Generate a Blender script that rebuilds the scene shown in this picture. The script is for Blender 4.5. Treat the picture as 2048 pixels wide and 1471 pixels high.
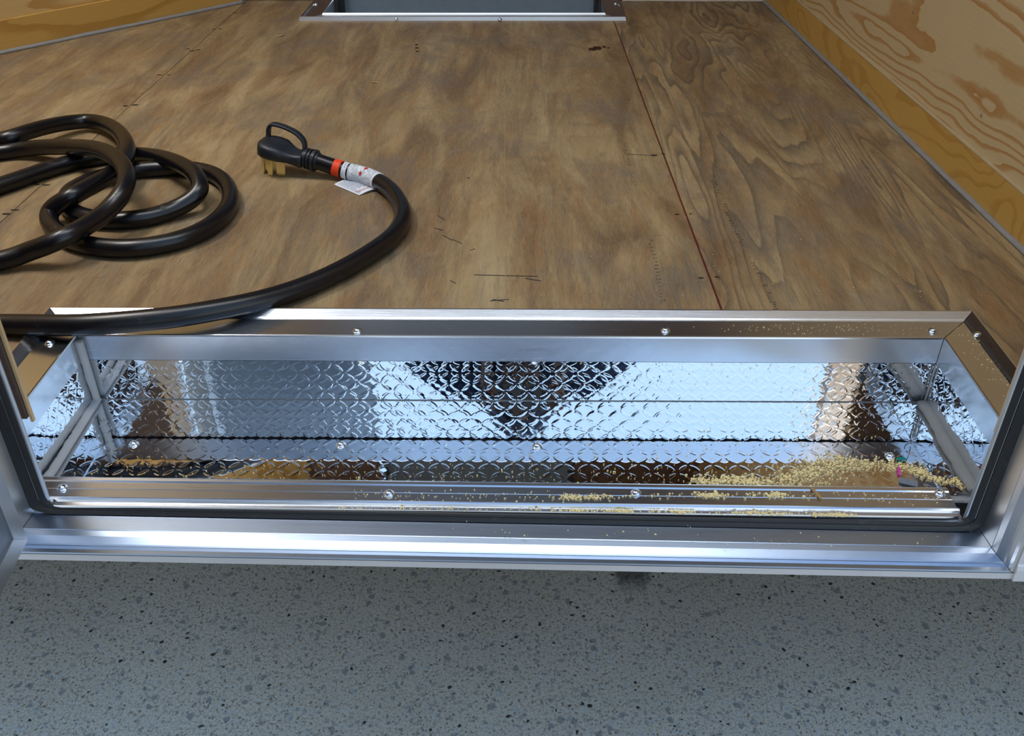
import bpy, bmesh, math, random
import numpy as np
from mathutils import Vector, Matrix, Quaternion
PI = math.pi
S = bpy.context.scene
COL = S.collection
for o in list(bpy.data.objects): bpy.data.objects.remove(o)

# ------------------------------------------------------------------ camera
CF, CPITCH, CYAW, CROLL, CH = 1864.25, .589565, -.016172, -.0026, .52
fw = Vector((math.sin(CYAW)*math.cos(CPITCH), math.cos(CYAW)*math.cos(CPITCH), -math.sin(CPITCH)))
rt = Vector((math.cos(CYAW), -math.sin(CYAW), 0)); dn = fw.cross(rt)
rt2 = rt*math.cos(CROLL)+dn*math.sin(CROLL); dn2 = dn*math.cos(CROLL)-rt*math.sin(CROLL)
camd = bpy.data.cameras.new('camera'); cam = bpy.data.objects.new('camera', camd); COL.objects.link(cam)
camd.sensor_fit = 'HORIZONTAL'; camd.sensor_width = 36; camd.lens = 36*CF/2048
camd.clip_start = .02; camd.clip_end = 200
m = Matrix.Identity(4)
for i in range(3):
    m[i][0] = rt2[i]; m[i][1] = -dn2[i]; m[i][2] = -fw[i]
m[2][3] = CH
cam.matrix_world = m
S.camera = cam
def at(x, y, z=0.0):
    """world point on the level z that the photograph shows at (x, y)"""
    d = fw + rt2*((x-1024)/CF) + dn2*((y-735.5)/CF)
    return Vector((0, 0, CH)) + d*((z-CH)/d.z)

# ------------------------------------------------------------------ sky and light
S.view_settings.view_transform = 'Standard'; S.view_settings.look = 'None'
S.view_settings.gamma = 1; S.view_settings.use_curve_mapping = False
S.view_settings.exposure = 0.0
W = bpy.data.worlds.new('sky'); S.world = W; W.use_nodes = True
nt = W.node_tree; nt.nodes.clear()
out = nt.nodes.new('ShaderNodeOutputWorld'); bg = nt.nodes.new('ShaderNodeBackground')
tc = nt.nodes.new('ShaderNodeTexCoord'); sp = nt.nodes.new('ShaderNodeSeparateXYZ'); rp = nt.nodes.new('ShaderNodeValToRGB')
nt.links.new(tc.outputs['Generated'], sp.inputs[0]); nt.links.new(sp.outputs['Z'], rp.inputs[0])
rp.color_ramp.elements[0].position = 0.0; rp.color_ramp.elements[0].color = (1.55, 1.60, 1.54, 1)
rp.color_ramp.elements[1].position = .9; rp.color_ramp.elements[1].color = (.30, .52, .92, 1)
e = rp.color_ramp.elements.new(.36); e.color = (.76, .98, 1.20, 1)
e = rp.color_ramp.elements.new(.65); e.color = (.52, .78, 1.12, 1)
nt.links.new(rp.outputs[0], bg.inputs[0]); bg.inputs[1].default_value = 1.12
nt.links.new(bg.outputs[0], out.inputs[0])
def area(name, loc, size, power, color, rot, spread=PI):
    l = bpy.data.lights.new(name, 'AREA'); l.shape = 'RECTANGLE'; l.size = size[0]; l.size_y = size[1]
    l.energy = power; l.color = color; l.spread = spread
    o = bpy.data.objects.new(name, l); o.location = loc; o.rotation_euler = rot; COL.objects.link(o); return o
area('fill_light', (-.05, .93, 1.905), (1.3, .34), 8, (.93, .97, 1), (0, 0, 0), 2.5)  # added fill, lifts the interior near the doorway
area('fill_light', (-1.12, 1.22, 1.905), (.34, .70), 12, (1, .97, .93), (0, 0, 0), 2.3)  # second added fill, over the left end

# ------------------------------------------------------------------ materials
class NT:
    def __init__(s, name):
        s.m = bpy.data.materials.new(name); s.m.use_nodes = True; s.t = s.m.node_tree
        s.b = s.t.nodes['Principled BSDF']; s.tc = s.t.nodes.new('ShaderNodeTexCoord')
    def n(s, typ, **kw):
        x = s.t.nodes.new('ShaderNode'+typ)
        for k, v in kw.items():
            if k in x.inputs.keys(): s.put(x.inputs[k], v)
            else: setattr(x, k, v)
        return x
    def put(s, inp, v):
        if isinstance(v, bpy.types.NodeSocket): s.t.links.new(v, inp)
        elif isinstance(v, tuple) and len(v) == 3 and inp.type == 'RGBA': inp.default_value = (*v, 1)
        else: inp.default_value = v
    def P(s, **kw):
        for k, v in kw.items(): s.put(s.b.inputs[k.replace('_', ' ')], v)
    def mapping(s, scale=(1, 1, 1), rot=(0, 0, 0), loc=(0, 0, 0), src=None):
        x = s.n('Mapping'); s.put(x.inputs['Vector'], src or s.tc.outputs['Object'])
        x.inputs['Scale'].default_value = scale; x.inputs['Rotation'].default_value = rot; x.inputs['Location'].default_value = loc
        return x.outputs[0]
    def noise(s, vec, scale=5, detail=2, rough=.5, dist=0, out='Fac'):
        x = s.n('TexNoise'); s.put(x.inputs['Vector'], vec); s.put(x.inputs['Scale'], scale)
        x.inputs['Detail'].default_value = detail; x.inputs['Roughness'].default_value = rough; x.inputs['Distortion'].default_value = dist
        return x.outputs[out]
    def vor(s, vec, scale, out='Distance', rnd=1.0):
        x = s.n('TexVoronoi'); s.put(x.inputs['Vector'], vec); s.put(x.inputs['Scale'], scale); x.inputs['Randomness'].default_value = rnd
        return x.outputs[out]
    def ramp(s, fac, *stops, interp='LINEAR'):
        x = s.n('ValToRGB'); s.put(x.inputs[0], fac); cr = x.color_ramp; cr.interpolation = interp
        while len(cr.elements) < len(stops): cr.elements.new(.5)
        for e, (p, c) in zip(cr.elements, stops):
            e.position = p; e.color = (c, c, c, 1) if not isinstance(c, tuple) else (*c, 1)
        return x.outputs[0]
    def math(s, op, a, b=None, c=None):
        x = s.n('Math', operation=op); s.put(x.inputs[0], a)
        if b is not None: s.put(x.inputs[1], b)
        if c is not None: s.put(x.inputs[2], c)
        return x.outputs[0]
    def mix(s, fac, a, b, mode='MIX'):
        x = s.n('Mix', data_type='RGBA', blend_type=mode); s.put(x.inputs[0], fac)
        s.put(x.inputs[6], a); s.put(x.inputs[7], b); return x.outputs[2]
    def sep(s, vec, k):
        x = s.n('SeparateXYZ'); s.put(x.inputs[0], vec); return x.outputs[k]
    def bump(s, h, strength=.3, dist=.001, normal=None):
        x = s.n('Bump'); s.put(x.inputs['Height'], h); x.inputs['Strength'].default_value = strength; x.inputs['Distance'].default_value = dist
        if normal is not None: s.put(x.inputs['Normal'], normal)
        s.put(s.b.inputs['Normal'], x.outputs[0]); return x.outputs[0]

def metal(name, col, rough, streak=(1, 60, 60), amt=.12, bump=.15):
    k = NT(name); v = k.mapping(streak)
    n = k.noise(v, 14, 4, .6); n2 = k.noise(k.mapping((1, 1, 1)), 9, 3, .6)
    k.P(Base_Color=k.mix(k.ramp(n2, (.35, 0.0), (.75, 1.0)), tuple(c*.90 for c in col), col), Metallic=1.0,
        Roughness=k.math('MULTIPLY_ADD', n, amt, rough-amt*.5))
    k.bump(n, bump, .0002); return k.m
M_ALU = metal('brushed_aluminium', (.70, .75, .84), .25)
M_ALUY = metal('brushed_aluminium_lengthwise', (.80, .82, .86), .18, (60, 1, 60))
M_ALUZ = metal('brushed_aluminium_upright', (.80, .80, .80), .34, (60, 60, 1))
M_FACE = metal('mill_aluminium', (.80, .82, .86), .42, (1, 30, 30), .1, .05)
M_SCREW = metal('zinc_screw', (.66, .72, .80), .22, (10, 10, 10), .05, 0)
M_WHITEALU = metal('anodised_trim', (.80, .77, .78), .45, (1, 40, 40), .08, .05); M_WHITEALU.node_tree.nodes['Principled BSDF'].inputs['Metallic'].default_value = .30

def mirror_plate():
    k = NT('polished_tread_plate')
    n = k.noise(k.mapping((1, 1, 1)), 60, 4, .6)
    sm = k.ramp(n, (.3, .008), (.75, .03))
    k.P(Base_Color=(.90, .92, .95), Metallic=1.0, Roughness=sm); return k.m
M_TREAD = mirror_plate()

def simple(name, col, rough=.5, spec=.5, metallic=0, noise=None):
    k = NT(name)
    n = k.noise(k.mapping(), noise or 30, 3)
    k.P(Base_Color=k.mix(n, tuple(c*.82 for c in col), tuple(min(1, c*1.12) for c in col)), Roughness=rough, Metallic=metallic)
    k.b.inputs['Specular IOR Level'].default_value = spec
    return k.m
def rubber(name, base, rough, dust=.25):
    k = NT(name)
    n = k.noise(k.mapping(), 60, 4, .7); s = k.ramp(n, (.62, 0.0), (.72, 1.0))
    f = k.noise(k.mapping((1, 1, 1)), 400, 2)
    k.P(Base_Color=k.mix(k.math('MULTIPLY', s, dust), base, (.12, .11, .10)), Roughness=k.math('MULTIPLY_ADD', s, .3, rough))
    k.bump(f, .08, .0003); return k.m
M_CORD = rubber('black_cord_jacket', (.004, .004, .006), .30, .15)
M_PLUG = rubber('black_moulded_plastic', (.010, .013, .020), .45, .05)
M_GASK = rubber('black_rubber_gasket', (.018, .018, .019), .45, .3)
M_BRASS = metal('brass', (1.0, .90, .48), .36, (5, 5, 5), .06, .02)
M_CAULK = simple('grey_sealant', (.40, .41, .42), .55, .4, noise=60)
M_CAULKD = simple('floor_sealant', (.24, .235, .23), .7, .3, noise=40)
M_CAULKR = simple('darker_grey_sealant', (.20, .21, .215), .55, .4, noise=60)
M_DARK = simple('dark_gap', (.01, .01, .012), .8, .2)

def floor_wood(name, seed, streak, red=0.0):
    k = NT(name); L = (seed*3.1, seed*1.7, 0)
    base = k.noise(k.mapping((4.5, 1.0, 1), loc=L), 3.0, 7, .66, .7)
    c = k.ramp(base, (.36, (.175, .098, .042)), (.46, (.270, .172, .077)), (.55, (.355, .245, .115)), (.68, (.430, .322, .168)))
    br = k.noise(k.mapping((8, 1.5, 1), loc=L), 3.4, 6, .68, 1.0)
    c = k.mix(k.ramp(br, (.50, 0.0), (.66, .55)), c, (.270, .130, .040))
    # wavy grain
    wv = k.noise(k.mapping((2.6, .40, 1), loc=L), 2.2, 3, .42, .4)
    wv2 = k.math('FRACT', k.math('MULTIPLY_ADD', wv, 30.0 if streak > .5 else 18.0, k.math('MULTIPLY', k.noise(k.mapping((20, 3, 1)), 6, 3), .3)))
    band = k.ramp(wv2, (.25, .0), (.60, .45), (.88, 1.0), (.96, 0.0))
    msk = k.noise(k.mapping((2.6, .8, 1), loc=(seed+4, 2, 0)), 2.5, 3, .6)
    bm = k.math('MULTIPLY', band, k.ramp(msk, (.40, streak*.25), (.56, streak)))
    c = k.mix(bm, c, (.078, .058, .038))
    # grey weathering along the grain
    g = k.noise(k.mapping((22, 1.2, 1), loc=L), 4.5, 7, .72, .5)
    gm = k.noise(k.mapping((3, 1.2, 1), loc=(seed, 9, 0)), 2.0, 3, .6)
    gmask = k.math('MULTIPLY', k.ramp(g, (.46, 0.0), (.62, .9)), k.ramp(gm, (.42, .06), (.62, .62)))
    c = k.mix(gmask, c, (.098, .094, .078))
    sm = k.noise(k.mapping((2.2, 1.6, 1), loc=(seed+2, 6, 0)), 3.0, 5, .7)
    c = k.mix(k.ramp(sm, (.50, 0.0), (.66, .62)), c, (.150, .125, .100))
    # light worn patches
    lp = k.noise(k.mapping((5, 2.2, 1), loc=(seed, 3, 5)), 5, 5, .7)
    c = k.mix(k.ramp(lp, (.58, 0.0), (.72, .40)), c, (.31, .255, .175))
    # dark short checks across / spots
    ck = k.noise(k.mapping((2.2, 26, 1), loc=(seed, 0, 2)), 7, 3, .6)
    ckm = k.noise(k.mapping((1, 1, 1), loc=(seed, 5, 2)), 4.5, 2)
    c = k.mix(k.math('MULTIPLY', k.ramp(ck, (.70, 0.0), (.75, .8)), k.ramp(ckm, (.54, 0.0), (.62, 1.0))), c, (.045, .035, .03))
    st = k.noise(k.mapping((40, 2.0, 1), loc=L), 9, 3, .6)
    c = k.mix(k.math('MULTIPLY', k.ramp(st, (.62, 0.0), (.72, .5)), 1.0), c, (.11, .058, .025))
    fine = k.noise(k.mapping((150, 8, 1)), 6, 3, .7)
    c = k.mix(.22, c, k.mix(k.ramp(fine, (.35, 0.0), (.65, 1.0)), (.05, .035, .025), (.36, .28, .18)))
    sp = k.vor(k.mapping(), 130); c = k.mix(k.ramp(sp, (.05, .5), (.09, 0.0)), c, (.5, .42, .3))
    k.P(Base_Color=c, Roughness=k.math('MULTIPLY_ADD', base, .25, .42))
    k.b.inputs['Specular IOR Level'].default_value = .35
    k.bump(k.math('ADD', fine, k.math('MULTIPLY', g, .6)), .25, .0006)
    return k.m
M_FL1 = floor_wood('worn_plywood_left', 1.0, .35); M_FL2 = floor_wood('worn_plywood_middle', 2.3, .22); M_FL3 = floor_wood('worn_plywood_right', 5.2, .85)

def fir(name, light, dark, n, seed, rot=0, contrast=1.0, along=.55, across=2.6):
    """fir plywood: wavy orange-brown latewood bands running along the sheet (object x = along, z = across)"""
    k = NT(name)
    v = k.mapping((along, along, across), rot=(rot, 0, 0), loc=(seed, 0, seed*.3))
    a = k.noise(v, 2.0, 2, .35, .5)
    kv = k.vor(k.mapping((3.0, 3.0, 5.5), loc=(seed, seed*.37, .2)), 1.0)
    a = k.math('ADD', a, k.math('MULTIPLY', k.ramp(kv, (0, 1.0), (.12, .5), (.34, 0.0)), .075))
    wob = k.noise(k.mapping((6, 6, 14)), 2.2, 3, .5)
    a = k.math('ADD', a, k.math('MULTIPLY', wob, .045))
    f = k.math('FRACT', k.math('MULTIPLY', a, n))
    jit = k.noise(k.mapping((3, 3, 60)), 6, 3, .7)
    f = k.math('ADD', f, k.math('MULTIPLY_ADD', jit, .12, -.06))
    wid = k.noise(k.mapping((2, 2, 6), loc=(2, seed, 0)), 2.0, 2)
    f = k.math('ADD', f, k.math('MULTIPLY_ADD', wid, .9, -.45))
    b = k.ramp(f, (.56, 0.0), (.70, .75), (.92, 1.0), (.955, 0.0))
    c = k.mix(k.math('MULTIPLY', b, contrast), light, dark)
    fine = k.noise(k.mapping((2, 2, 160)), 5, 3, .6)
    c = k.mix(.25, c, k.mix(fine, tuple(x*.55 for x in dark), tuple(min(1, x*1.25) for x in light)))
    k.P(Base_Color=c, Roughness=.45); k.b.inputs['Specular IOR Level'].default_value = .4
    k.bump(fine, .15, .0005); return k.m
M_WALL = fir('fir_plywood_wall', (.60, .47, .27), (.42, .20, .045), 19.0, 3.3, along=.24, across=2.6, rot=.06)
M_WALLL = fir('fir_plywood_left', (.62, .42, .17), (.42, .22, .05), 9.0, 7.1)
M_BASE = fir('fir_base_board', (.56, .34, .085), (.36, .17, .028), 11.0, 9.4, contrast=.55, along=1.6, across=4)
M_BASEL = fir('fir_base_board_left', (.58, .34, .09), (.38, .18, .028), 5.0, 4.4, contrast=.8, across=5)
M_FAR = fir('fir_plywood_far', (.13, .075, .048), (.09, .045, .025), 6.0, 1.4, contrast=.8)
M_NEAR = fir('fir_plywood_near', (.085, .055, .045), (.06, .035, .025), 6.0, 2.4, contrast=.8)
M_PLYEDGE = simple('plywood_edge', (.60, .42, .22), .6, .3)

def concrete():
    k = NT('aggregate_concrete'); o = k.mapping()
    c = k.ramp(k.noise(o, 3.5, 4, .6), (.3, (.60, .55, .455)), (.7, (.74, .68, .57)))
    n = k.noise(o, 260, 3, .75); c = k.mix(k.ramp(n, (.36, .75), (.50, 0.0)), c, (.20, .185, .155)); n9 = k.noise(o, 620, 3, .7); c = k.mix(k.ramp(n9, (.42, .55), (.52, 0.0)), c, (.26, .22, .17)); n8 = k.noise(k.mapping(loc=(3, 1, 0)), 420, 3, .7); c = k.mix(k.ramp(n8, (.54, 0.0), (.64, .6)), c, (.62, .68, .70))
    c = k.mix(k.ramp(n, (.56, 0.0), (.68, .8)), c, (.60, .62, .60))
    def stones(scale, thr, col, soft=.02, size=.30, seed=0):
        mp = k.mapping(loc=(seed, seed*.7, 0))
        dv = k.noise(mp, 55, 2, .5, out='Color'); mv = k.n('VectorMath', operation='MULTIPLY_ADD')
        k.put(mv.inputs[0], dv); mv.inputs[1].default_value = (.012, .012, .012); k.put(mv.inputs[2], mp)
        d = k.vor(mv.outputs[0], scale); r = k.sep(k.vor(mv.outputs[0], scale, 'Color'), 0)
        on = k.math('MULTIPLY', k.ramp(d, (size, 1.0), (size+.08, 0.0)), k.math('GREATER_THAN', r, thr))
        return k.math('MULTIPLY', on, col[3]), col[:3]
    for a in (stones(75, .80, (.20, .215, .225, .7), size=.27, seed=1), stones(115, .72, (.27, .285, .29, .6), size=.30, seed=3),
              stones(150, .82, (.48, .54, .57, .6), size=.35, seed=5), stones(190, .84, (.20, .12, .07, .75), size=.28, seed=7),
              stones(130, .955, (.012, .012, .012, .95), size=.26, seed=9), stones(210, .90, (.62, .60, .55, .9), size=.26, seed=11),
              stones(260, .80, (.07, .07, .065, .6), size=.30, seed=13)):
        c = k.mix(a[0], c, a[1])
    # old wet stain
    q_ = at(1262, 1146, -.385); q = k.mapping(loc=(-q_.x, -q_.y, 0)); d = k.n('VectorMath', operation='LENGTH'); 
    w = k.n('VectorMath', operation='MULTIPLY'); k.put(w.inputs[0], q); w.inputs[1].default_value = (1, 1, 0)
    k.put(d.inputs[0], w.outputs[0])
    dd = k.math('ADD', d.outputs['Value'], k.math('MULTIPLY_ADD', k.noise(o, 40, 3), .05, -.025))
    c = k.mix(k.ramp(dd, (.012, .75), (.032, 0.0)), c, (.02, .02, .018))
    k.P(Base_Color=c, Roughness=.85); k.bump(n, .5, .0015); return k.m
M_CONC = concrete()

# ------------------------------------------------------------------ mesh helpers
def link(o, parent=None):
    COL.objects.link(o)
    if parent is not None: o.parent = parent
    return o
def mk(name, verts, faces, mat, parent=None, smooth=False, bevel=0, local=True):
    me = bpy.data.meshes.new(name); me.from_pydata([tuple(v) for v in verts], [], faces); me.update()
    if smooth: me.polygons.foreach_set('use_smooth', [True]*len(me.polygons))
    for mm in (mat if isinstance(mat, list) else [mat]): me.materials.append(mm)
    o = bpy.data.objects.new(name, me); link(o, parent)
    if parent is not None and parent.type == 'EMPTY' and local: 
        o.location = -parent.location if parent.rotation_euler.z == 0 else (0, 0, 0)
    if bevel:
        b = o.modifiers.new('bevel', 'BEVEL'); b.width = bevel; b.segments = 2; b.limit_method = 'ANGLE'
    return o
class G:
    def __init__(s): s.v = []; s.f = []
    def add(s, v, f):
        b = len(s.v); s.v += [tuple(p) for p in v]; s.f += [tuple(b+i for i in q) for q in f]; return s
    def box(s, x0, x1, y0, y1, z0, z1):
        return s.add([(x0,y0,z0),(x1,y0,z0),(x1,y1,z0),(x0,y1,z0),(x0,y0,z1),(x1,y0,z1),(x1,y1,z1),(x0,y1,z1)],
                     [(0,3,2,1),(4,5,6,7),(0,1,5,4),(1,2,6,5),(2,3,7,6),(3,0,4,7)])
    def prism(s, pts, z0, z1):
        n = len(pts)
        return s.add([(x, y, z0) for x, y in pts]+[(x, y, z1) for x, y in pts],
                     [tuple(range(n-1, -1, -1)), tuple(range(n, 2*n))]+[(i, (i+1)%n, n+(i+1)%n, n+i) for i in range(n)])
    def loft(s, rings, closed=True, caps=True):
        n = len(rings[0]); v = [p for r in rings for p in r]; f = []
        for a in range(len(rings)-1):
            for i in range(n if closed else n-1):
                j = (i+1) % n; f.append((a*n+i, a*n+j, (a+1)*n+j, (a+1)*n+i))
        if caps and closed:
            f.append(tuple(range(n-1, -1, -1))); f.append(tuple((len(rings)-1)*n+i for i in range(n)))
        return s.add(v, f)
    def mk(s, name, mat, parent=None, **kw): 
        o = mk(name, s.v, s.f, mat, parent, **kw)
        bm = bmesh.new(); bm.from_mesh(o.data); bmesh.ops.recalc_face_normals(bm, faces=bm.faces); bm.to_mesh(o.data); bm.free()
        return o
def empty(name, loc=(0, 0, 0), rz=0):
    o = bpy.data.objects.new(name, None); o.location = loc; o.rotation_euler.z = rz; o.empty_display_size = .05; COL.objects.link(o); return o
def tag(o, label=None, cat=None, group=None, kind=None):
    if label: o['label'] = label
    if cat: o['category'] = cat
    if group: o['group'] = group
    if kind: o['kind'] = kind
    return o
def wallplate(name, p, q, z0, z1, t, mat, parent=None, kind=True, **kw):
    """upright board from p to q (xy); front face on the line p-q, thickness t to the left of p->q"""
    p = Vector((*p, 0)); q = Vector((*q, 0)); d = (q-p).normalized(); n = Vector((-d.y, d.x, 0))*t
    g = G().prism([(p.x, p.y), (q.x, q.y), (q.x+n.x, q.y+n.y), (p.x+n.x, p.y+n.y)], z0, z1)
    o = g.mk(name, mat, parent, **kw)
    if kind: o['kind'] = 'structure'
    return o
def strut(o, label=None): 
    o['kind'] = 'structure'
    if label: o['label'] = label
    return o

# ------------------------------------------------------------------ ground
GZ = -.385
g = G().add([(-15, -15, 0), (15, -15, 0), (15, 15, 0), (-15, 15, 0)], [(0, 1, 2, 3)])
o = g.mk('ground', M_CONC); o.location.z = GZ; strut(o, 'grey exposed aggregate concrete driveway')

# ------------------------------------------------------------------ well geometry
XL, XR, ZB = -.472, .440, -.0823
def sk(x, k=.0136): return k*(x+.016)           # the well's back edge runs very slightly askew
def YR(x): return .8325+sk(x)
def YF(x): return .6952+sk(x, .0072)
def FS(x): return -.0077*(x+.019)                 # the sill likewise

# ------------------------------------------------------------------ floor sheets
floor = empty('floor'); strut(floor, 'worn brown plywood trailer floor in three sheets')
T = .015
def wr(y): return .622-(.042/1.336)*(y-1.049)     # right wall line
g = G()
g.prism([(-1.75, .69), (-.5, .69), (-.5, .86), (-.6875, .86), (-.6875, 2.36), (-.71, 2.36), (-1.067, 1.905), (-1.75, 1.07)], -T, 0)
# left sheet reaches the seam; the strip in front of the seam belongs to it only left of the seam
g = G().prism([(-1.75, .69), (-.6875, .69), (-.6860, 2.40), (-.71, 2.36), (-1.067, 1.905), (-1.75, 1.07)], -T, 0)
g.mk('plywood_sheet', M_FL1, floor)
def seamx(y): return .2165-(.0255/1.314)*(y-.888)
g = G()
g.prism([(-.6862, .69), (XL-.004, .69), (XL-.004, YR(XL)+.004), (seamx(.84), YR(.2)+.004), (seamx(2.2), 2.215), (-.50, 2.200), (-.50, 2.42), (-.6845, 2.41)], -T, 0)
g.mk('plywood_sheet', M_FL2, floor)
sx = .0026
g = G().prism([(seamx(.84)+sx, YR(.2)+.004), (XR+.004, YR(XR)+.004), (XR+.004, .69), (.64, .69), (wr(2.42), 2.42), (.19, 2.42), (.19, 2.22), (seamx(2.2)+sx, 2.215)], -T, 0)
g.mk('plywood_sheet', M_FL3, floor)
M_RED = simple('red_brown_seam_filler', (.13, .012, .012), .5, .3, noise=25)
G().prism([(seamx(.86)-.0005, .86), (seamx(.86)+sx+.0005, .86), (seamx(2.2)+sx+.0005, 2.2), (seamx(2.2)-.0005, 2.2)], -.012, -.002).mk('seam_filler', M_RED, floor)
G().box(-.6905, -.6835, .70, 2.40, -T-.004, -T-.001).mk('seam_underlay', M_DARK, floor)  # near-black underlay that backs the open left seam
# nail and staple marks driven along the left seam, spots and stains in the plywood
g = G(); rnd = random.Random(4)
for (px, py) in [(428, 59), (440, 58), (376, 98), (384, 102), (396, 100), (319, 150), (338, 150), (251, 212), (270, 210), (92, 370), (74, 369), (13, 428), (30, 420), (470, 26), (487, 3)]:
    c = at(px, py, 0); w = rnd.uniform(.004, .007); h_ = rnd.uniform(.0015, .0028)
    g.add([(c.x+w*math.cos(a), c.y+h_*math.sin(a), .0006) for a in np.linspace(0, 2*PI, 9)[:-1]], [tuple(range(8))])
g.mk('nail_mark', simple('dark_nail_mark', (.03, .025, .022), .7, .2), floor)
def blotch(name, pts, mat, seed, z=.0005):
    r_ = random.Random(seed); g = G()
    for (px, py, rad) in pts:
        c = at(px, py, 0); n = 18
        g.add([(c.x+rad*math.cos(a)*r_.uniform(.5, 1.1), c.y+rad*1.3*math.sin(a)*r_.uniform(.5, 1.1), z) for a in np.linspace(0, 2*PI, n+1)[:-1]], [tuple(range(n))])
    return g.mk(name, mat, floor)
rs_ = random.Random(8)
g = G()
def stroke(x0, y0, x1, y1, w, z=.0005):
    a = at(x0, y0, z); b = at(x1, y1, z); d = (b-a).normalized(); n_ = Vector((-d.y, d.x, 0))*w*.5
    g.add([a-n_, b-n_, b+n_, a+n_], [(0, 1, 2, 3)])
def stamp(x0, y0, x1, y1, wpx, rows, sz):
    for i in range(rows):
        t = i/(rows-1); cx = x0+(x1-x0)*t; cy = y0+(y1-y0)*t
        for k_ in range(4):
            if rs_.random() < .35: continue
            ax = cx+(k_-1.5)*wpx/4; l = rs_.uniform(.4, 1)*sz
            stroke(ax, cy+rs_.uniform(-1, 1), ax+l*rs_.uniform(.3, 1), cy+rs_.uniform(-1, 1.5), rs_.uniform(.0007, .0013))
stamp(1422, 352, 1485, 490, 12, 26, 3); stamp(1505, 525, 1516, 545, 8, 6, 3); stamp(1530, 570, 1552, 622, 10, 12, 3); stamp(1247, 300, 1268, 375, 10, 14, 3); stamp(1300, 480, 1326, 600, 10, 18, 3)
for a in ((948, 549, 1075, 552), (1050, 556, 1082, 561), (900, 560, 912, 566), (980, 601, 1018, 598), (985, 598, 1008, 602), (1254, 308, 1300, 310), (868, 455, 885, 460), (886, 470, 905, 480), (905, 478, 925, 487), (940, 500, 950, 497), (875, 430, 890, 440), (648, 618, 664, 622), (656, 616, 660, 626)):
    stroke(*a, rs_.uniform(.0008, .0016))
g.mk('ink_mark', simple('faded_black_ink', (.055, .052, .050), .7, .2, noise=300), floor)
g = G(); stroke(1009, 205, 1012, 628, .0009); stroke(1478, 485, 1560, 626, .0007) if False else None
g.mk('veneer_joint', simple('pale_veneer_joint', (.34, .25, .14), .6, .3), floor)
g = G()
for a in ((1308, 310, 5), (1326, 307, 3), (1354, 428, 3), (1381, 427, 2), (1434, 553, 3), (1402, 555, 3), (937, 355, 2)):
    c_ = at(a[0], a[1], .0006); r_ = .0012*a[2]/2
    g.add([(c_.x+r_*1.8*math.cos(q_), c_.y+r_*math.sin(q_), .0007) for q_ in np.linspace(0, 2*PI, 9)[:-1]], [tuple(range(8))])
g.mk('staple_mark', M_SCREW, floor)
blotch('dark_stain', [(1195, 96, .012), (1186, 99, .010), (1208, 94, .006), (1217, 96, .004), (834, 96, .005), (833, 90, .004), (835, 103, .004)], simple('old_stain', (.055, .022, .012), .7, .2, noise=200), 3)

# ------------------------------------------------------------------ walls and ceiling
TOP = 1.95
wall_r = wallplate('wall_right', (wr(.69), .69), (wr(2.42), 2.42), 0.0, TOP, -.02, M_WALL)
wall_r['label'] = 'fir plywood wall with wavy orange grain on the right'
def wrp(y, d): return (wr(y)-d, y)
o = wallplate('baseboard_right', wrp(.69, .006), wrp(2.42, .006), 0.001, .058, -.0055, M_BASE, bevel=.001)
o = wallplate('trim_1', wrp(.69, .0095), wrp(2.41, .0095), .0, .0045, -.003, M_CAULKD); 
def bead(name, a, b, r, mat, parent=None, seed=0, n=90, flat=.6, up=Vector((0, 0, 1)), structure=True):
    rr = random.Random(seed); a = Vector(a); b = Vector(b); d = (b-a).normalized(); s1 = d.cross(up)
    if s1.length < .1: s1 = d.cross(Vector((0, 1, 0)))
    s1.normalize(); s2 = s1.cross(d).normalized(); rings = []; w = 0
    for i in range(n+1):
        w = .8*w+.2*rr.uniform(-1, 1); q = a+(b-a)*(i/n)+s1*(r*.35*w); k = r*(1+.22*w)
        rings.append([q+s1*(k*math.cos(t))+s2*(k*flat*math.sin(t)) for t in np.linspace(0, 2*PI, 11)[:-1]])
    o = G().loft(rings).mk(name, mat, parent, smooth=True)
    if structure and parent is None: o['kind'] = 'structure'
    return o
bpy.data.objects.remove(o)
bead('trim_1', (wr(.69)-.008, .70, .002), (wr(2.41)-.008, 2.405, .002), .0055, M_CAULKD, seed=2)
A0, A1 = Vector((-.700, 2.352, 0)), Vector((-1.067, 1.903, 0)); dA = (A1-A0).normalized(); A2 = A0+dA*1.62
wall_l = wallplate('wall_left', (A0.x, A0.y), (A2.x, A2.y), 0, TOP, -.02, M_WALLL); wall_l['label'] = 'slanted fir plywood wall at the back left'
nA = Vector((-dA.y, dA.x, 0))
b0, b1 = A0+nA*.006, A2+nA*.006
wallplate('baseboard_left', (b0.x, b0.y), (b1.x, b1.y), .001, .060, -.0055, M_BASEL, bevel=.001)
bead('trim_2', A0+nA*.010+Vector((.004, 0, .002)), A2+nA*.010+Vector((0, 0, .002)), .007, M_CAULKD, seed=5, n=160)
wallplate('wall_left_side', (A2.x, A2.y+.01), (A2.x, .69), 0, TOP, -.02, M_WALLL)
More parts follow.
